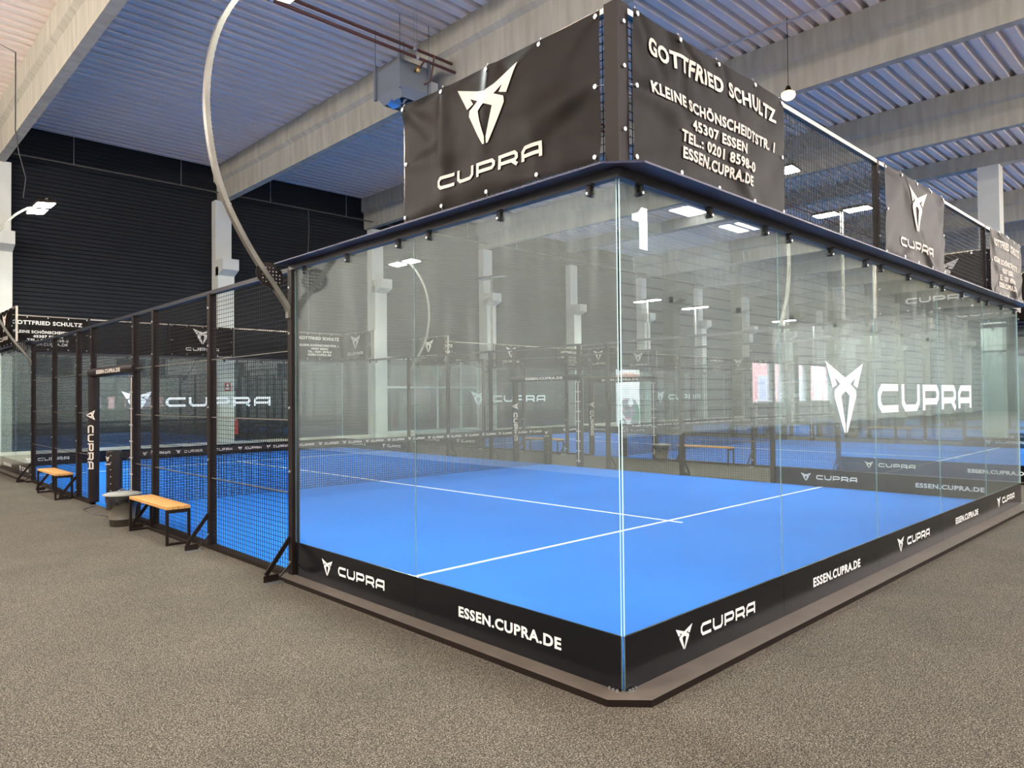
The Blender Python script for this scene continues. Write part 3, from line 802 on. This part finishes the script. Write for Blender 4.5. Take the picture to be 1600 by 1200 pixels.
for x, y in ((hx0-.02, hy0), (hx0-.02, hy1), (hx1+.02, hy0), (hx1+.02, hy1)):
    MB().box(x-.03, x+.03, y-.03, y+.03, 8.05, 8.8).box(x-.006, x+.006, y-.006, y+.006, 8.8, ZC).build('hanger', M_heater, t)
mb = MB().tube([(5.5, 9.45, 8.5), (5.5, 9.3, 8.5), (5.5, 9.12, 8.6)], .02, 8, 0).tube([(5.75, 9.45, 8.3), (5.75, 9.25, 8.3), (5.75, 9.1, 8.78)], .02, 8, 0)
mb.lathe((5.5, 9.33, 8.42), [(.0, 0), (.05, .02), (.05, .14), (0, .16)], 12, 1); mb.build('pipe_connection', [M_pipe, M_valve], t)
mb = MB().box(5.95, 6.15, 9.5, 9.75, 8.2, 8.45); mb.build('control_box', M_alu, t)
for z, lb in ((8.6, 'lower'), (8.82, 'upper')):
    t = thing('heating_pipe', '%s of two red brown heating pipes under the roof' % lb, 'pipe', (5, 9.1, z), 'heating pipes under the roof')
    yy = 9.1 if z < 8.7 else 9.2
    MB().tube([(-8.9, yy, z), (30, yy, z)], .032, 10).build('pipe_run', M_pipe, t)
    for k in range(9): MB().tube([(-4+k*3.1, yy, z), (-4+k*3.1, yy, ZC)], .005, 5).tube([(-4.03+k*3.1, yy, z), (-3.97+k*3.1, yy, z)], .042, 10).build('pipe_hanger', M_alu, t)
t = thing('cable_tray', 'long thin cable tray hanging high along the dark back wall', 'cable tray', (10, 21.2, 8.6))
mb = MB().box(.46, 40, 21.15, 21.23, 8.57, 8.60); mb.build('tray', M_mast, t)
for k in range(13): MB().box(1.9+k*3.0, 1.91+k*3.0, 21.18, 21.19, 8.6, ZC).build('hanger_rod', M_alu, t)
# cables from the roof to the rear left mast
pts = [(-1.0, 16, 9.5), (-.35, 16, 9.3), (-.35, 16, 7.6), (-.28, 16, 7.1), (-.15, 16, 6.6), (-.2, 16, 6.15)]
tag(MB().tube(pts, .012, 6).build('power_cable', M_cable, origin=(-.3, 16, 6.1)), 'black power cable dropping from the roof to the rear left floodlight', 'cable')
pts = [(4.6, 18.4, 9.5), (4.75, 18.4, 7.8), (4.72, 18.4, 6.2), (5.0, 18.2, 5.2)]
# conduit across roof deck near the hanging lamp
tag(MB().tube([(11.15, -2, 9.5), (11.15, 14, 9.5)], .02, 6).build('conduit', M_alu, origin=(11.15, 4, 9.5)), 'thin pale conduit under the roof deck above the glowing lamp', 'conduit')

tag(MB().tube([(9.3, 21.1, 8.57), (9.32, 21.1, 7.9), (9.28, 21.1, 7.0), (9.3, 21.1, 4.2)], .012, 6).build('drop_cable', M_mast, origin=(9.3, 21.1, 4.2)), 'thin grey cable hanging from the tray down the dark back wall', 'cable')
# signs and extinguisher on the second back column
tag(MB().box(6.33, 6.52, 21.285, 21.298, 2.0, 2.28, 0).box(6.36, 6.49, 21.28, 21.285, 2.05, 2.12, 1).box(6.39, 6.46, 21.28, 21.285, 2.14, 2.24, 1).build('fire_sign', [M_red, M_white], origin=(6.42, 21.29, 2.0)), 'small red fire sign on the second back column', 'sign')
t = thing('fire_extinguisher', 'red fire extinguisher beside the second back column', 'fire extinguisher', (6.78, 21.45, .55))
MB().lathe((6.78, 21.45, .55), [(.0, 0), (.07, .0), (.075, .03), (.075, .42), (.04, .50), (.02, .52), (.02, .56), (0, .56)], 18).build('cylinder', M_red, t)
MB().box(6.76, 6.80, 21.36, 21.48, 1.10, 1.14).build('lever', M_black, t)
MB().tube([(6.78, 21.38, 1.12), (6.86, 21.37, 1.0), (6.86, 21.38, .75)], .01, 6).build('hose', M_rubber, t)

# tall printed stand in the passage between second and third court
t = thing('display_banner', 'tall white printed display banner with pink flowers between the second and third court', 'display banner', (24.9, 18.6, ZF))
px0, px1, py = 23.9, 25.75, 18.6
mb = MB().box(px0, px1, py-.02, py+.02, .03, 3.0, 0)
def arc(cx, cz, r0, r1, a0, a1, n=18):
    V = [(cx+r*math.cos(a0+(a1-a0)*k/n), cz+r*math.sin(a0+(a1-a0)*k/n)) for k in range(n+1) for r in (r0, r1)]
    return V, [(2*k, 2*k+1, 2*k+3, 2*k+2) for k in range(n)]
def disc(cx, cz, rx, rz, n=18): return [(cx+rx*math.cos(2*PI*k/n), cz+rz*math.sin(2*PI*k/n)) for k in range(n)], [tuple(range(n))]
W_ = px1-px0
put(mb, ([(0, 2.35), (W_, 2.45), (W_, 2.72), (W_*.7, 2.85), (W_*.3, 2.82), (0, 2.68)], [(0,1,2,3,4,5)]), (px0, py-.02, 0), U_F, Z_, N_F, 1, .003)
for (a, c, rx, rz, mi) in ((.95, 1.35, .62, .26, 4), (1.0, .95, .55, .3, 4), (1.45, .8, .36, .62, 3), (.6, 1.5, .15, .14, 2), (1.08, 1.4, .22, .2, 5), (.5, 1.05, .2, .17, 2), (.95, .75, .35, .2, 2), (.45, .45, .26, .2, 4), (.45, .45, .12, .1, 5), (1.5, 1.1, .12, .15, 2), (1.35, .45, .3, .12, 4), (1.55, .3, .2, .1, 3)):
    put(mb, disc(a, c, rx, rz), (px0, py-.02, 0), U_F, Z_, N_F, mi, .005+.002*mi)
mb.build('printed_sheet', [M_bright, M_salmon, M_pink, M_green, M_grey, M_white], t)
MB().box(px0, px1, py-.12, py+.12, ZF, .03).build('base', M_alu, t)

# small cable on the carpet by the gateway
tag(MB().tube([(-.06, 10.9, ZF+.006), (-.30, 10.55, ZF+.006), (-.30, 9.9, ZF+.006), (-.16, 9.2, ZF+.006)], .006, 6).build('floor_cable', M_cable, origin=(-.2, 10.2, ZF)), 'thin black cable lying on the carpet by the gateway of the nearest court', 'cable')
for o in list(bpy.data.objects):
    if '_o' in o: del o['_o']
